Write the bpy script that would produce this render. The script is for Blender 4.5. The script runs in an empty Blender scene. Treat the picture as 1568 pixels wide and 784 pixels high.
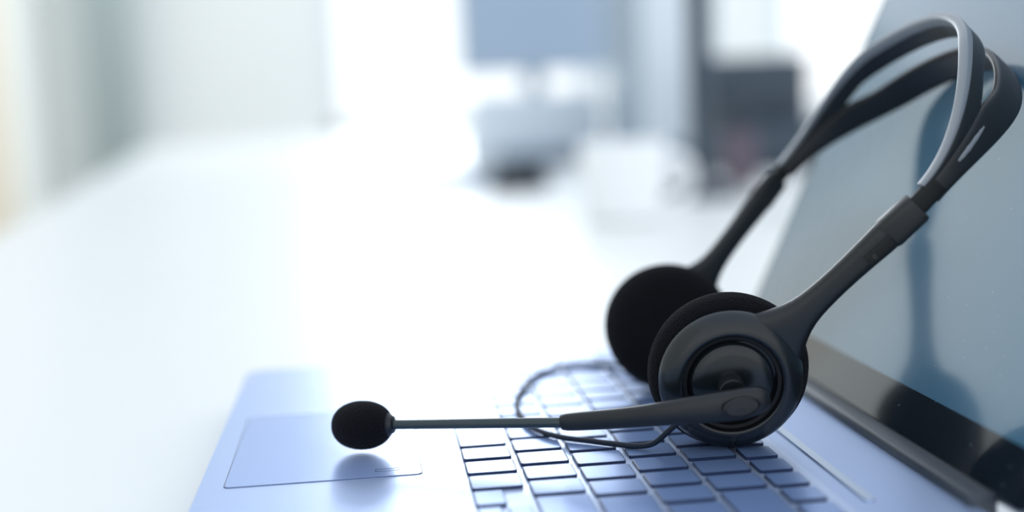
import bpy, bmesh, math, random
from mathutils import Vector, Matrix
random.seed(4)
OZ=0.758            # desk-frame origin (keyboard deck) above the floor
SC=bpy.context.scene
SC.view_settings.view_transform='Standard'
SC.view_settings.look='None'
SC.view_settings.exposure=0.0

# ---------------------------------------------------------------- helpers
def mat(name,col,rough=.5,metal=0,spec=.5,coat=0,bump=0,bscale=500,noise=0,nscale=20,emit=None,estr=0,sheen=0,coat_rough=.03):
    m=bpy.data.materials.new(name);m.use_nodes=True
    nt=m.node_tree;b=nt.nodes['Principled BSDF']
    b.inputs['Base Color'].default_value=(*col,1)
    b.inputs['Roughness'].default_value=rough
    b.inputs['Metallic'].default_value=metal
    b.inputs['Specular IOR Level'].default_value=spec
    b.inputs['Coat Weight'].default_value=coat
    b.inputs['Coat Roughness'].default_value=coat_rough
    b.inputs['Sheen Weight'].default_value=sheen
    if emit:
        b.inputs['Emission Color'].default_value=(*emit,1);b.inputs['Emission Strength'].default_value=estr
    tc=nt.nodes.new('ShaderNodeTexCoord')
    if bump:
        n=nt.nodes.new('ShaderNodeTexNoise');n.inputs['Scale'].default_value=bscale;n.inputs['Detail'].default_value=3
        nt.links.new(tc.outputs['Object'],n.inputs['Vector'])
        bp=nt.nodes.new('ShaderNodeBump');bp.inputs['Strength'].default_value=bump;bp.inputs['Distance'].default_value=.001
        nt.links.new(n.outputs['Fac'],bp.inputs['Height']);nt.links.new(bp.outputs['Normal'],b.inputs['Normal'])
    if noise:
        n=nt.nodes.new('ShaderNodeTexNoise');n.inputs['Scale'].default_value=nscale;n.inputs['Detail'].default_value=4
        nt.links.new(tc.outputs['Object'],n.inputs['Vector'])
        r=nt.nodes.new('ShaderNodeMix');r.data_type='RGBA'
        r.inputs[6].default_value=(*[c*(1-noise) for c in col],1);r.inputs[7].default_value=(*[min(1,c*(1+noise)) for c in col],1)
        nt.links.new(n.outputs['Fac'],r.inputs[0]);nt.links.new(r.outputs[2],b.inputs['Base Color'])
    return m
def dust(m,scale=420,thr=.035,col=(.35,.42,.46)):
    """tiny dust specks on a surface (procedural)"""
    nt=m.node_tree;b=nt.nodes['Principled BSDF']
    tc=nt.nodes.new('ShaderNodeTexCoord')
    v=nt.nodes.new('ShaderNodeTexVoronoi');v.inputs['Scale'].default_value=scale
    nt.links.new(tc.outputs['Object'],v.inputs['Vector'])
    lt=nt.nodes.new('ShaderNodeMath');lt.operation='LESS_THAN';lt.inputs[1].default_value=thr*2
    nt.links.new(v.outputs['Distance'],lt.inputs[0])
    sep=nt.nodes.new('ShaderNodeSeparateColor');nt.links.new(v.outputs['Color'],sep.inputs[0])
    g=nt.nodes.new('ShaderNodeMath');g.operation='GREATER_THAN';g.inputs[1].default_value=.8
    nt.links.new(sep.outputs[0],g.inputs[0])
    mu=nt.nodes.new('ShaderNodeMath');mu.operation='MULTIPLY';nt.links.new(lt.outputs[0],mu.inputs[0]);nt.links.new(g.outputs[0],mu.inputs[1])
    mx=nt.nodes.new('ShaderNodeMix');mx.data_type='RGBA'
    src=b.inputs['Base Color']
    if src.is_linked: nt.links.new(src.links[0].from_socket,mx.inputs[6])
    else: mx.inputs[6].default_value=src.default_value
    mx.inputs[7].default_value=(*col,1);nt.links.new(mu.outputs[0],mx.inputs[0]);nt.links.new(mx.outputs[2],src)
def empty(name):
    e=bpy.data.objects.new(name,None);SC.collection.objects.link(e);e.empty_display_size=.05;return e
def finish(bm,name,mats,parent=None,smooth=True,mods=None):
    bmesh.ops.recalc_face_normals(bm,faces=bm.faces)
    me=bpy.data.meshes.new(name);bm.to_mesh(me);bm.free()
    for m in (mats if isinstance(mats,(list,tuple)) else [mats]): me.materials.append(m)
    if smooth:
        for p in me.polygons:p.use_smooth=True
        try: me.set_sharp_from_angle(angle=math.radians(42))
        except Exception: pass
    o=bpy.data.objects.new(name,me);SC.collection.objects.link(o)
    if parent:o.parent=parent
    return o
def addbox(bm,x0,x1,y0,y1,z0,z1,bev=0,seg=2,mi=0):
    vs=[bm.verts.new((x,y,z)) for x in(x0,x1) for y in(y0,y1) for z in(z0,z1)]
    F=[(0,1,3,2),(4,6,7,5),(0,4,5,1),(2,3,7,6),(0,2,6,4),(1,5,7,3)]
    fs=[bm.faces.new([vs[i] for i in f]) for f in F]
    for f_ in fs:f_.material_index=mi
    if bev:
        es=list({e for f_ in fs for e in f_.edges})
        r=bmesh.ops.bevel(bm,geom=es,offset=bev,segments=seg,affect='EDGES',profile=.5)
        for f_ in r['faces']:f_.material_index=mi
    return vs
def box(name,x0,x1,y0,y1,z0,z1,m,parent=None,bev=0,seg=3):
    bm=bmesh.new();addbox(bm,x0,x1,y0,y1,z0,z1,bev,seg);return finish(bm,name,m,parent)
def prism(bm,outline,z0,z1,mi=0):
    a=[bm.verts.new((x,y,z0)) for x,y in outline];b=[bm.verts.new((x,y,z1)) for x,y in outline]
    n=len(a);fs=[bm.faces.new(a[::-1]),bm.faces.new(b)]
    for i in range(n): fs.append(bm.faces.new((a[i],a[(i+1)%n],b[(i+1)%n],b[i])))
    for f_ in fs:f_.material_index=mi
    return fs
def rrect(x0,x1,y0,y1,r,seg=5):
    o=[]
    for cx,cy,a0 in((x1-r,y1-r,0),(x0+r,y1-r,90),(x0+r,y0+r,180),(x1-r,y0+r,270)):
        for i in range(seg+1):
            a=math.radians(a0+90*i/seg);o.append((cx+r*math.cos(a),cy+r*math.sin(a)))
    return o
def loft(bm,rings,n=20,cap=True,mi=0):
    R=[]
    for c,A,B,a,b,p in rings:
        ring=[]
        for i in range(n):
            t=2*math.pi*i/n;ct,st=math.cos(t),math.sin(t)
            x=math.copysign(abs(ct)**(2/p),ct)*a;y=math.copysign(abs(st)**(2/p),st)*b
            ring.append(bm.verts.new(c+A*x+B*y))
        R.append(ring)
    for k in range(len(R)-1):
        for i in range(n):
            f_=bm.faces.new((R[k][i],R[k][(i+1)%n],R[k+1][(i+1)%n],R[k+1][i]));f_.material_index=mi
    if cap:
        f_=bm.faces.new(R[0][::-1]);f_.material_index=mi
        f_=bm.faces.new(R[-1]);f_.material_index=mi
def lathe(bm,c,A,B,N,prof,n=64,mi=0):
    loft(bm,[(c+N*h,A,B,max(r,1e-5),max(r,1e-5),2) for r,h in prof],n,cap=False,mi=mi)
def tube(bm,pts,rad,n=12,mi=0,sub=8):
    P=[Vector(p) for p in pts];Q=[]
    for i in range(len(P)-1):
        p0=P[max(i-1,0)];p1=P[i];p2=P[i+1];p3=P[min(i+2,len(P)-1)]
        for k in range(sub):
            t=k/sub
            Q.append(.5*((2*p1)+(p2-p0)*t+(2*p0-5*p1+4*p2-p3)*t*t+(3*p1-p0-3*p2+p3)*t**3))
    Q.append(P[-1]);rings=[]
    up=Vector((0,0,1))
    for i,q in enumerate(Q):
        T=(Q[min(i+1,len(Q)-1)]-Q[max(i-1,0)]).normalized()
        A=T.cross(up)
        if A.length<.05:A=T.cross(Vector((0,1,0)))
        A.normalize();B=A.cross(T).normalized();rings.append((q,A,B,rad,rad,2))
    loft(bm,rings,n,mi=mi)

# ---------------------------------------------------------------- materials
M_alu=mat('laptop_aluminium',(.42,.53,.78),.32,.7,bump=.05,bscale=1500)
M_aluside=mat('laptop_edge',(.50,.58,.70),.28,.8)
M_pad=mat('touchpad_surface',(.32,.44,.74),.26,.5)
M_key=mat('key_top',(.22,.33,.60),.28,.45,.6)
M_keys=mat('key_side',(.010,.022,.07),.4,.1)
M_well=mat('keyboard_well',(.52,.62,.84),.34,.6)
M_hinge=mat('hinge_dark',(.03,.04,.055),.4)
M_bezel=mat('screen_bezel_glass',(.008,.013,.020),.12,0,.5,coat=.4)
M_disp=mat('screen_display',(.055,.14,.22),.17,0,.8,coat=.8,coat_rough=.06,noise=.2,nscale=9)
dust(M_disp)
dust(M_bezel)
M_plas=mat('headset_plastic',(.006,.008,.0105),.37,0,.42,bump=.05,bscale=2500)
M_plas2=mat('headset_plastic_sheen_grey',(.19,.21,.235),.34,0,.55,bump=.05,bscale=2500)  # lighter copy of the dark plastic; paints overhead sheen into the colour
M_shell=mat('headset_shell',(.006,.009,.012),.24,0,.45,bump=.03,bscale=2500)
M_dark=mat('headset_recess',(.003,.004,.005),.5,0,.3)
M_foam=mat('ear_foam',(.0035,.004,.006),.95,0,.12,bump=.9,bscale=1400,sheen=.03)
M_metal=mat('boom_metal',(.03,.045,.05),.25,.3)
M_cable=mat('cable_rubber',(.005,.012,.026),.5,0,.3)
M_desk=mat('desk_white',(.82,.82,.79),.38,0,.4,noise=.01,nscale=3)
M_leg=mat('desk_leg',(.55,.57,.58),.4,.5)
M_wall=mat('wall_paint',(.84,.86,.85),.8,noise=.02,nscale=2)
M_walll=mat('wall_left_paint',(.80,.81,.76),.8,noise=.02,nscale=2)
M_floor=mat('floor_vinyl',(.72,.73,.71),.5,noise=.06,nscale=6)
M_frame=mat('window_frame_white',(.75,.8,.84),.5)

# ---------------------------------------------------------------- laptop
laptop=empty('laptop')
YN,YF=.318,.594; X0,X1=-.0595,.168
bm=bmesh.new()
fs=prism(bm,rrect(X0,X1,YN,YF,.007,6),-.0135,0)
es=[e for e in bm.edges if all(abs(v.co.z)<1e-6 for v in e.verts)]
bmesh.ops.bevel(bm,geom=es,offset=.0012,segments=3,affect='EDGES')
es=[e for e in bm.edges if all(abs(v.co.z+.0135)<1e-6 for v in e.verts)]
bmesh.ops.bevel(bm,geom=es,offset=.004,segments=3,affect='EDGES')
finish(bm,'base',M_alu,laptop)
bm=bmesh.new()
for x in(X0+.012,X1-.015):
    for y in(YN+.02,YF-.02):
        addbox(bm,x-.006,x+.006,y-.008,y+.008,-.018,-.013,.001)
finish(bm,'rubber_feet',M_hinge,laptop)
bm=bmesh.new();prism(bm,rrect(-.0515,.0130,.4085,.5025,.002),-.0005,.00012);finish(bm,'touchpad_groove',M_keys,laptop)
bm=bmesh.new();prism(bm,rrect(-.0512,.0127,.4088,.5022,.002),-.0005,.00025);finish(bm,'touchpad',M_pad,laptop)
bm=bmesh.new()
for q in((-.0025,.0055,.4145,.4147),(-.0025,.0055,.4170,.4172),(-.0025,-.0023,.4145,.4172),(.0053,.0055,.4145,.4172)):
    prism(bm,[(q[0],q[2]),(q[1],q[2]),(q[1],q[3]),(q[0],q[3])],.0002,.0003)
finish(bm,'touchpad_mark',M_keys,laptop)
# keyboard
bm=bmesh.new();prism(bm,rrect(.0245,.1335,.3315,.5805,.003),-.0005,.00015);finish(bm,'keyboard_well',M_well,laptop)
bm=bmesh.new()
def key(x0,x1,y0,y1):
    gx,gy=.0010,.0015
    ad=(x0+gx,x1-gx,y0+gy,y1-gy)
    o=rrect(*ad,.0012,3);i_=rrect(ad[0]+.0003,ad[1]-.0003,ad[2]+.0003,ad[3]-.0003,.0010,3)
    a=[bm.verts.new((x,y,.0)) for x,y in o];b=[bm.verts.new((x,y,.0011)) for x,y in o];c=[bm.verts.new((x,y,.0012)) for x,y in i_]
    n=len(a)
    for k in range(n):
        f1=bm.faces.new((a[k],a[(k+1)%n],b[(k+1)%n],b[k]));f1.material_index=1
        f2=bm.faces.new((b[k],b[(k+1)%n],c[(k+1)%n],c[k]));f2.material_index=1
    bm.faces.new(c)
px=.0182;py=.0165
ys0,ys1=.334,.578
def row(x0,x1,widths):
    tot=sum(widths);u=(ys1-ys0)/tot;y=ys0
    for w in widths: key(x0,x1,y,y+w*u);y+=w*u
xs=[.0262+px*i for i in range(6)]
y=ys0
key(xs[0],xs[0]+px*.52,y,y+py);key(xs[0]+px*.0,xs[0]+px*.5,y+py,y+2*py);key(xs[0]+px*.5,xs[0]+px,y+py,y+2*py);key(xs[0],xs[0]+px*.62,y+2*py,y+3*py)
yy=y+3*py
for w in(1,1,1,5,1,1,1.25,):
    key(xs[0],xs[0]+px,yy,yy+w*py);yy+=w*py
key(xs[0],xs[0]+px,yy,ys1)
row(xs[1],xs[1]+px,[2.4]+[1]*10+[2.4])
row(xs[2],xs[2]+px,[2.1]+[1]*11+[1.7])
row(xs[3],xs[3]+px,[1.4]+[1]*12+[1.4])
row(xs[4],xs[4]+px,[1.9]+[1]*12+[.9])
row(xs[5],xs[5]+px*.72,[.92]*16)
finish(bm,'keys',[M_key,M_keys],laptop,smooth=False)
bm=bmesh.new();prism(bm,rrect(.1395,.1425,YN+.03,YF-.03,.0012),0,.0006);finish(bm,'trim_strip',M_aluside,laptop)
box('hinge',.1655,.1745,YN+.018,YF-.018,-.008,.0035,M_hinge,laptop,.002)
# lid : plane  x = .1717+.464 z
th=math.atan(.464)
LU=Vector((math.sin(th),0,math.cos(th)));LN=Vector((-math.cos(th),0,math.sin(th)))
LO=Vector((.1735,0,0))
def lid(bm,h0,h1,y0,y1,n0,n1,r=.006,mi=0):
    o=rrect(h0,h1,y0,y1,r,6)
    a=[bm.verts.new(LO+LU*h+Vector((0,y,0))+LN*n0) for h,y in o]
    b=[bm.verts.new(LO+LU*h+Vector((0,y,0))+LN*n1) for h,y in o]
    n=len(a);bm.faces.new(a[::-1]);bm.faces.new(b)
    for i in range(n):bm.faces.new((a[i],a[(i+1)%n],b[(i+1)%n],b[i]))
bm=bmesh.new();lid(bm,.001,.190,YN,YF,-.0055,-.0004,.008);finish(bm,'lid_shell',M_aluside,laptop)
bm=bmesh.new();lid(bm,.002,.189,YN+.0012,YF-.0012,-.0005,.0002,.007);finish(bm,'screen_bezel',M_bezel,laptop)
bm=bmesh.new();lid(bm,.0185,.183,YN+.007,YF-.004,0,.0004,.001);finish(bm,'screen_display',M_disp,laptop)

# ---------------------------------------------------------------- headset
hs=empty('headset')
ph=math.radians(45.9)
V=Vector((math.cos(ph),0,math.sin(ph)));W=Vector((-math.sin(ph),0,math.cos(ph)));U=Vector((0,1,0))
P0=Vector((.1178,.4565,.0256))
def H(s,v,w=0):return P0+U*s+V*v+W*w
def hring(path,i,hw,ht,w,p=2.6):
    s,v=path[i];a=path[max(i-1,0)];b=path[min(i+1,len(path)-1)]
    T=(U*(b[0]-a[0])+V*(b[1]-a[1])).normalized();N=W.cross(T).normalized()
    return (H(s,v,w),W,N,hw,ht,p)
RB=.0695;RV=.066;VB=.084
def sm(a,b,x):
    t=max(0,min(1,(x-a)/(b-a)));return t*t*(3-2*t)
for nm,sg,m in(('headband_front_strip',1,M_plas),('headband_rear_strip',-1,M_plas),('headband_rim',2,M_plas2)):  # rim strip carries the painted sheen along the front edge
    bm=bmesh.new();n=80;path=[];par=[]
    for i in range(n+1):
        th_=math.pi*i/n
        sx_=math.cos(th_);path.append((-RB*math.copysign(abs(sx_)**1.08,sx_),VB+RV*math.sin(th_)))
        d=math.degrees(min(th_,math.pi-th_))
        hw=.0043+.0090*sm(0,52,d);hf=.0043+.0122*sm(0,54,d);g=-.0004+.0034*sm(28,44,d)
        if sg==1: lo,hi=g+.0022,hf-.001
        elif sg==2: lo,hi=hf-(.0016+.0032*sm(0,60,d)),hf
        else: lo,hi=-hw,-g+.0022
        par.append((lo,hi))
    rings=[hring(path,i,(par[i][1]-par[i][0])/2,.0017 if sg<2 else .0019,(par[i][1]+par[i][0])/2,3.4) for i in range(n+1)]
    loft(bm,rings,24);finish(bm,nm,m,hs)
for side,sg in(('near',-1),('far',1)):
    bm=bmesh.new();pp=[]
    for d in (12,14,17,21,24,26):
        t=math.radians(d);sx_=math.cos(t);pp.append((sg*(RB*sx_**1.08+.0011),VB+RV*math.sin(t)))
    loft(bm,[hring(pp,i,(.0005,.0010,.0013,.0013,.0010,.0005)[i],.0008,-.0006-.0002*i,2.2) for i in range(6)],16)
    finish(bm,'headband_slot_'+side,M_plas2,hs)
for side,sg in(('near',-1),('far',1)):
    ps=lambda v:sg*(.0485+.0225*(v/.08))
    prof=[(.004,.0150,.0030),(.010,.0165,.0034),(.016,.0142,.0036),(.021,.0104,.0036),(.026,.0073,.0035),(.031,.0054,.0033),(.037,.0046,.0031),(.046,.0043,.0030),(.056,.0046,.0031),(.064,.0051,.0033),(.0705,.0054,.0036)]
    path=[(ps(v),v) for v,_,_ in prof]
    bm=bmesh.new();loft(bm,[hring(path,i,prof[i][1],prof[i][2],0,2.8) for i in range(len(prof))],24)
    o=finish(bm,'arm_'+side,M_plas,hs);sb=o.modifiers.new('s','SUBSURF');sb.levels=sb.render_levels=1
    prof=[(.0660,.0050,.0033),(.0672,.0053,.0036),(.0775,.0051,.0036),(.0785,.0047,.0033)]
    path=[(ps(v),v) for v,_,_ in prof]
    bm=bmesh.new();loft(bm,[hring(path,i,prof[i][1],prof[i][2],0,4) for i in range(4)],28);finish(bm,'slider_sleeve_'+side,M_plas,hs)
    bm=bmesh.new();path=[(sg*.0700,.077),(sg*.0703,.084),(sg*.0697,.088)]
    loft(bm,[hring(path,i,.0034,.0016,0,4) for i in range(3)],20);finish(bm,'slider_blade_'+side,M_dark,hs)
    bm=bmesh.new();path=[(ps(v)+sg*.0027,v) for v in(.0555,.0605,.0655)]
    loft(bm,[hring(path,i,.0024,.0012,-.0012,4) for i in range(3)],20);finish(bm,'slider_slot_'+side,M_dark,hs)
    bm=bmesh.new();path=[(ps(v)+sg*.0031,v) for v in(.0575,.0587)]
    loft(bm,[hring(path,i,.0014,.0010,-.0016,4) for i in range(2)],16);finish(bm,'slider_notch_'+side,M_plas,hs)
    ep=math.radians(12)
    N=(U*sg*math.cos(ep)-V*math.sin(ep)).normalized()
    A=(V-N*V.dot(N)).normalized();B=N.cross(A).normalized()
    if side=='far':
        q=Matrix.Rotation(math.radians(-20),3,V);N=q@N;A=q@A;B=q@B
    C=H(sg*.0415,0,0)+Vector((0,0,.0018))
    bm=bmesh.new();k=1.045 if side=='near' else 1.0
    prof=[(.0001,-.0075),(.010,-.0078),(.017,-.0074),(.022,-.0056),(.0252,-.0020),(.026,.0015),(.0252,.0050),(.0228,.0072),(.018,.0078)]
    lathe(bm,C,A,B,N,[(r_*k,h) for r_,h in prof],72);o=finish(bm,'ear_cushion_'+side,M_foam,hs)
    bm=bmesh.new();C2=C+N*.0058-Vector((0,0,.0008))
    prof=[(.0200,-.001),(.0229,0),(.0240,.0012),(.0241,.0028),(.0235,.0046),(.0220,.0063),(.0200,.0075),(.0182,.0081),(.0172,.0081),(.0166,.0076)]
    lathe(bm,C2,A,B,N,prof,96);finish(bm,'cup_shell_'+side,M_shell,hs)
    bm=bmesh.new();prof=[(.0167,.0078),(.0162,.0062),(.0150,.0060),(.0146,.0052),(.0136,.0046)]
    lathe(bm,C2,A,B,N,prof,96);finish(bm,'cup_groove_'+side,M_dark,hs)
    bm=bmesh.new();prof=[(.0142,.0040),(.0138,.0062),(.0130,.0070),(.0100,.0078),(.0040,.0082),(.0001,.0082)]
    lathe(bm,C2,A,B,N,prof,96);finish(bm,'cup_cap_'+side,M_shell,hs)
    if side=='near':CN,NN,AN,BN=C2,N,A,B
bm=bmesh.new()
piv=CN+NN*.007+AN*(-.001)
lathe(bm,piv,AN,BN,NN,[(.0046,-.001),(.0046,.0058),(.0042,.0064),(.0001,.0065)],40);finish(bm,'boom_pivot',M_plas,hs)
bp=[(.1245,.3905,.0226,.0008,.0012),(.1238,.3903,.0225,.0020,.0032),(.1220,.3901,.0222,.0027,.0044),(.1185,.3900,.0216,.0031,.0051),(.1135,.3902,.0208,.0031,.0053),(.1055,.3912,.0201,.0030,.0049),(.0956,.3938,.0190,.0028,.0043),(.0880,.397,.0175,.0026,.0037),(.0799,.4015,.0160,.0025,.0034),(.0700,.407,.0145,.0024,.0032),(.0602,.4125,.0131,.0023,.0030),(.0598,.4127,.0130,.0017,.0022)]
bm=bmesh.new();rings=[]
for i,(x,y,z,a,b) in enumerate(bp):
    p=bp[max(i-1,0)];q=bp[min(i+1,len(bp)-1)]
    T=(Vector(q[:3])-Vector(p[:3])).normalized();A_=T.cross(Vector((0,0,1))).normalized();B_=A_.cross(T)
    rings.append((Vector((x,y,z)),A_,B_,a,b,2.5))
loft(bm,rings,24);o=finish(bm,'boom_handle',M_plas,hs);sb=o.modifiers.new('s','SUBSURF');sb.levels=sb.render_levels=1
bm=bmesh.new();cc=Vector((.1140,.3866,.0210));Ax=Vector((1,0,.12)).normalized();Bz=Vector((-.12,0,1)).normalized();Ny=Vector((0,-1,0))
lathe_r=[(1.0,0),(1.0,.0011),(.92,.0014),(.86,.0008),(.0001,.0009)]
loft(bm,[(cc+Ny*h,Ax,Bz,.0062*r_+1e-5,.0032*r_+1e-5,2) for r_,h in lathe_r],48,cap=False);finish(bm,'handle_badge',M_plas,hs)
bm=bmesh.new();tube(bm,[(.061,.4121,.0131),(.040,.4210,.0121),(.020,.4296,.0110),(.004,.4365,.0102)],.0017,14);finish(bm,'boom_tube',M_metal,hs)
bm=bmesh.new();tx=Vector((1,-.40,.05)).normalized();ty=tx.cross(Vector((0,0,1))).normalized();tz=ty.cross(tx)
mc=Vector((-.0062,.4405,.0097))
loft(bm,[(mc+tx*d,ty,tz,r_,r_,2) for d,r_ in((.0078,.0041),(.0102,.0041),(.0107,.0034),(.0116,.0030),(.0120,.0018))],32);finish(bm,'mic_collar',M_plas,hs)
bm=bmesh.new();rr=[]
for i in range(25):
    t=math.pi*i/24;rr.append((mc-tx*math.cos(t)*.0109,ty,tz,.0086*max(math.sin(t),.001)**.8,.0086*max(math.sin(t),.001)**.8,2))
loft(bm,rr,40);finish(bm,'mic_foam',M_foam,hs)
bm=bmesh.new()
tube(bm,[(.1135,.506,.008),(.108,.532,.004),(.0995,.5466,.0024),(.088,.5525,.0024),(.0779,.5478,.0024),(.066,.531,.0024),(.0587,.510,.0024),(.0538,.490,.0024),(.0527,.472,.0024),(.0532,.455,.0024),(.0572,.4415,.0024),(.0635,.432,.0024),(.071,.426,.0024),(.079,.4195,.0024),(.0859,.415,.0024),(.091,.4115,.0040),(.0955,.409,.0085),(.100,.4085,.0125)],.0010,10);finish(bm,'cable',M_cable,hs)

# ---------------------------------------------------------------- desk (long bench)
desk=empty('office_desk')
bm=bmesh.new();prism(bm,[(-.24,-.25),(1.5,-.25),(1.5,5.0),(-.82,5.0)],-.043,-.018)
bmesh.ops.bevel(bm,geom=list(bm.edges),offset=.003,segments=2,affect='EDGES');finish(bm,'desk_top',M_desk,desk)
for i,(x,y) in enumerate([(-.17,-.15),(1.42,-.15),(-.25,2.4),(1.42,2.4),(-.7,4.9),(1.42,4.9)]):
    box('leg_%d'%(i+1),x-.03,x+.03,y-.03,y+.03,-.758,-.042,M_leg,desk,.004)

# ---------------------------------------------------------------- background desk items
def place(name,fn):
    e=empty(name);fn(e);return e
M_scr=mat('monitor_screen',(.20,.26,.34),.3,0,.4,emit=(.34,.45,.58),estr=.36)
M_mon=mat('monitor_case',(.34,.41,.48),.4)
M_white=mat('white_plastic',(.70,.76,.82),.4)
M_blue=mat('bluegrey_plastic',(.26,.34,.44),.5)
M_black=mat('black_plastic',(.02,.03,.04),.5)
M_slate=mat('slate_plastic',(.035,.055,.08),.5)
M_paper=mat('paper_white',(.90,.91,.92),.7)
M_pink=mat('plum_plastic',(.12,.09,.12),.6)
def monitor(e):
    box('case',.245,.615,3.2,3.235,.175,.46,M_mon,e,.006)
    box('screen',.252,.608,3.197,3.201,.19,.452,M_scr,e)
    box('neck',.41,.46,3.235,3.26,-.012,.3,M_mon,e,.004)
    box('foot',.33,.54,3.15,3.32,-.018,-.008,M_mon,e,.003)
place('computer_monitor',monitor)
def printer(e):
    box('body',.22,.49,2.6,2.85,-.018,.10,M_white,e,.015)
    box('lid',.23,.48,2.61,2.84,.10,.125,M_white,e,.008)
    box('tray',.26,.45,2.50,2.61,.0,.008,M_blue,e,.002)
place('printer',printer)
def kb(e):
    bm=bmesh.new();prism(bm,rrect(.00,.30,2.02,2.16,.01),-.018,-.004);finish(bm,'body',M_blue,e)
    bm=bmesh.new()
    for i in range(5):
        for j in range(14): addbox(bm,.012+j*.0198,.028+j*.0198,2.03+i*.025,2.05+i*.025,-.005,.001)
    finish(bm,'keys',M_blue,e)
place('computer_keyboard',kb)
def mug(e):
    bm=bmesh.new();c=Vector((.275,1.36,-.018))
    lathe(bm,c,Vector((1,0,0)),Vector((0,1,0)),Vector((0,0,1)),[(.0001,0),(.036,0),(.041,.004),(.046,.05),(.048,.085),(.046,.086),(.043,.05),(.037,.008),(.0001,.007)],40);finish(bm,'body',M_paper,e)
    bm=bmesh.new();tube(bm,[(.32,1.36,.05),(.345,1.36,.045),(.35,1.36,.02),(.34,1.36,.002),(.318,1.36,-.003)],.005);finish(bm,'handle',M_paper,e)
place('coffee_mug',mug)
def stap(e):
    bm=bmesh.new();prism(bm,rrect(.18,.265,1.86,1.90,.008),-.018,.0);finish(bm,'base',M_black,e)
    box('arm',.185,.262,1.865,1.895,.0,.016,M_black,e,.005)
place('stapler',stap)
def lamp(e):
    bm=bmesh.new();x=.425
    lathe(bm,Vector((x,1.60,-.018)),Vector((1,0,0)),Vector((0,1,0)),Vector((0,0,1)),[(.0001,0),(.05,0),(.05,.012),(.02,.018),(.0001,.018)],40);finish(bm,'foot',M_slate,e)
    bm=bmesh.new();tube(bm,[(x,1.60,0),(x,1.60,.2),(x,1.60,.40)],.015,16);finish(bm,'pole',M_slate,e)
    bm=bmesh.new();lathe(bm,Vector((x,1.60,.40)),Vector((1,0,0)),Vector((0,1,0)),Vector((0,0,1)),[(.02,.08),(.05,.06),(.09,0),(.085,0),(.048,.055),(.02,.075)],40);finish(bm,'shade',M_slate,e)
place('desk_lamp',lamp)
def tower(e):
    box('case',.50,.66,2.35,2.62,-.018,.42,M_mon,e,.008)
    box('front_panel',.515,.645,2.343,2.352,.02,.40,M_white,e,.003)
place('desktop_computer',tower)
def phone(e):
    box('body',.565,.76,2.0,2.16,-.018,.06,M_slate,e,.012)
    box('display_hood',.575,.75,2.10,2.15,.055,.17,M_slate,e,.01)
    box('handset',.57,.61,1.99,2.15,.058,.085,M_black,e,.01)
place('desk_telephone',phone)
def pbox(e):
    box('holder',.505,.545,1.74,1.78,-.018,.06,M_pink,e,.006)
    bm=bmesh.new()
    for k in range(6):
        tube(bm,[(.525+.010*math.cos(k),1.76+.010*math.sin(k),.0),(.525+.022*math.cos(k),1.76+.022*math.sin(k),.13)],.0035,8)
    finish(bm,'pens',M_slate,e)
place('pen_holder',pbox)
bm=bmesh.new()
for k in range(6):
    dx=random.uniform(-.004,.004);addbox(bm,.42+dx,.60+dx,1.15+dx,1.30+dx,-.018+k*.002,-.0162+k*.002)
finish(bm,'paper_stack',M_paper)

# ---------------------------------------------------------------- room
YB=6.5
FZ=-.758
box('floor',-1.5,4.0,-1.5,YB+.2,FZ-.1,FZ,M_floor)
box('wall_left',-1.62,-1.5,-1.5,YB+.2,FZ,2.2,M_walll)
bm=bmesh.new()
def wb(x0,x1,z0,z1):addbox(bm,x0,x1,YB,YB+.12,z0,z1)
wb(-1.5,-.15,FZ,2.2);wb(-.15,1.15,FZ,-.03);wb(-.15,1.15,2.0,2.2);wb(1.15,2.15,FZ,2.2);wb(2.15,3.5,FZ,-.03);wb(2.15,3.5,2.0,2.2);wb(3.5,4.0,FZ,2.2)
finish(bm,'wall_back',M_wall,smooth=False)
for k,(a,b) in enumerate(((-.15,1.15),(2.15,3.5))):
    bm=bmesh.new();z0,z1=-.03,2.0;t=.05
    addbox(bm,a,a+t,YB-.02,YB+.10,z0,z1);addbox(bm,b-t,b,YB-.02,YB+.10,z0,z1);addbox(bm,a,b,YB-.02,YB+.10,z0,z0+t);addbox(bm,a,b,YB-.02,YB+.10,z1-t,z1);addbox(bm,a,b,YB,YB+.08,1.0,1.04)
    finish(bm,'window_%d'%(k+1),M_frame,smooth=False)
M_cur=mat('curtain_fabric',(.55,.62,.62),.9)
bm=bmesh.new();pts=[]
for i in range(41):
    x=-1.30+.24*i/40;pts.append((x,6.30+.03*math.sin(i*1.25)))
a=[bm.verts.new((x,y,FZ+.03)) for x,y in pts];b=[bm.verts.new((x,y,2.1)) for x,y in pts]
for i in range(40):bm.faces.new((a[i],a[i+1],b[i+1],b[i]))
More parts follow.
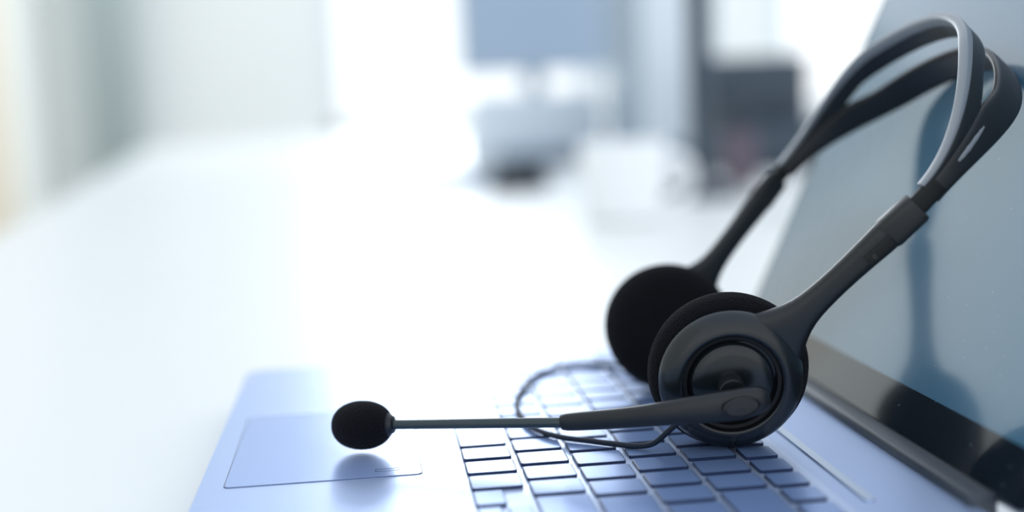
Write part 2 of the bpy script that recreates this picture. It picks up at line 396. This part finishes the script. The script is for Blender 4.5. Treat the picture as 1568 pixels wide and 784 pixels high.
o=finish(bm,'curtain',M_cur);sd=o.modifiers.new('s','SOLIDIFY');sd.thickness=.01
M_door=mat('door_wood',(.66,.58,.46),.6,noise=.08,nscale=8)
box('door_1',-1.499,-1.465,4.75,5.62,FZ,1.25,M_door,None,.004)

# ---------------------------------------------------------------- light
w=bpy.data.worlds.new('World');SC.world=w;w.use_nodes=True
nt=w.node_tree;bg=nt.nodes['Background'];bg.inputs[1].default_value=1.48
tc=nt.nodes.new('ShaderNodeTexCoord');sx=nt.nodes.new('ShaderNodeSeparateXYZ');cr=nt.nodes.new('ShaderNodeValToRGB')
nt.links.new(tc.outputs['Generated'],sx.inputs[0]);nt.links.new(sx.outputs[2],cr.inputs[0]);nt.links.new(cr.outputs[0],bg.inputs[0])
cr.color_ramp.elements[0].position=0;cr.color_ramp.elements[0].color=(.94,.98,1,1)
cr.color_ramp.elements[1].position=.9;cr.color_ramp.elements[1].color=(.65,.74,.87,1)
def area(name,loc,rot,sx_,sy_,e,col):
    l=bpy.data.lights.new(name,'AREA');l.shape='RECTANGLE';l.size=sx_;l.size_y=sy_;l.energy=e;l.color=col
    o=bpy.data.objects.new(name,l);SC.collection.objects.link(o);o.location=loc;o.rotation_euler=rot;return o
area('window_daylight',(.5,YB-.1,1.0),(math.radians(-90),0,0),1.2,1.9,60,(.88,.94,1))

# ---------------------------------------------------------------- camera
f=1960.;r=.055;CX,CY=784.,392.;vx,vy=555.,155.
a=Vector((vx-CX,CY-vy,-f)).normalized()
s=-(math.cos(r)*a.x+math.sin(r)*a.y)/a.z
X=Vector((math.cos(r),math.sin(r),s)).normalized();Z=X.cross(a)
R=Matrix((X,a,Z))
cam=bpy.data.cameras.new('camera');co=bpy.data.objects.new('camera',cam);SC.collection.objects.link(co)
co.matrix_world=Matrix.Translation((0,0,.122))@R.to_4x4()
cam.sensor_width=36;cam.lens=45.0;cam.clip_start=.01
cam.dof.use_dof=True;cam.dof.focus_distance=.427;cam.dof.aperture_fstop=2.9
SC.camera=co
for o in SC.objects:
    if o.parent is None:o.location.z+=OZ
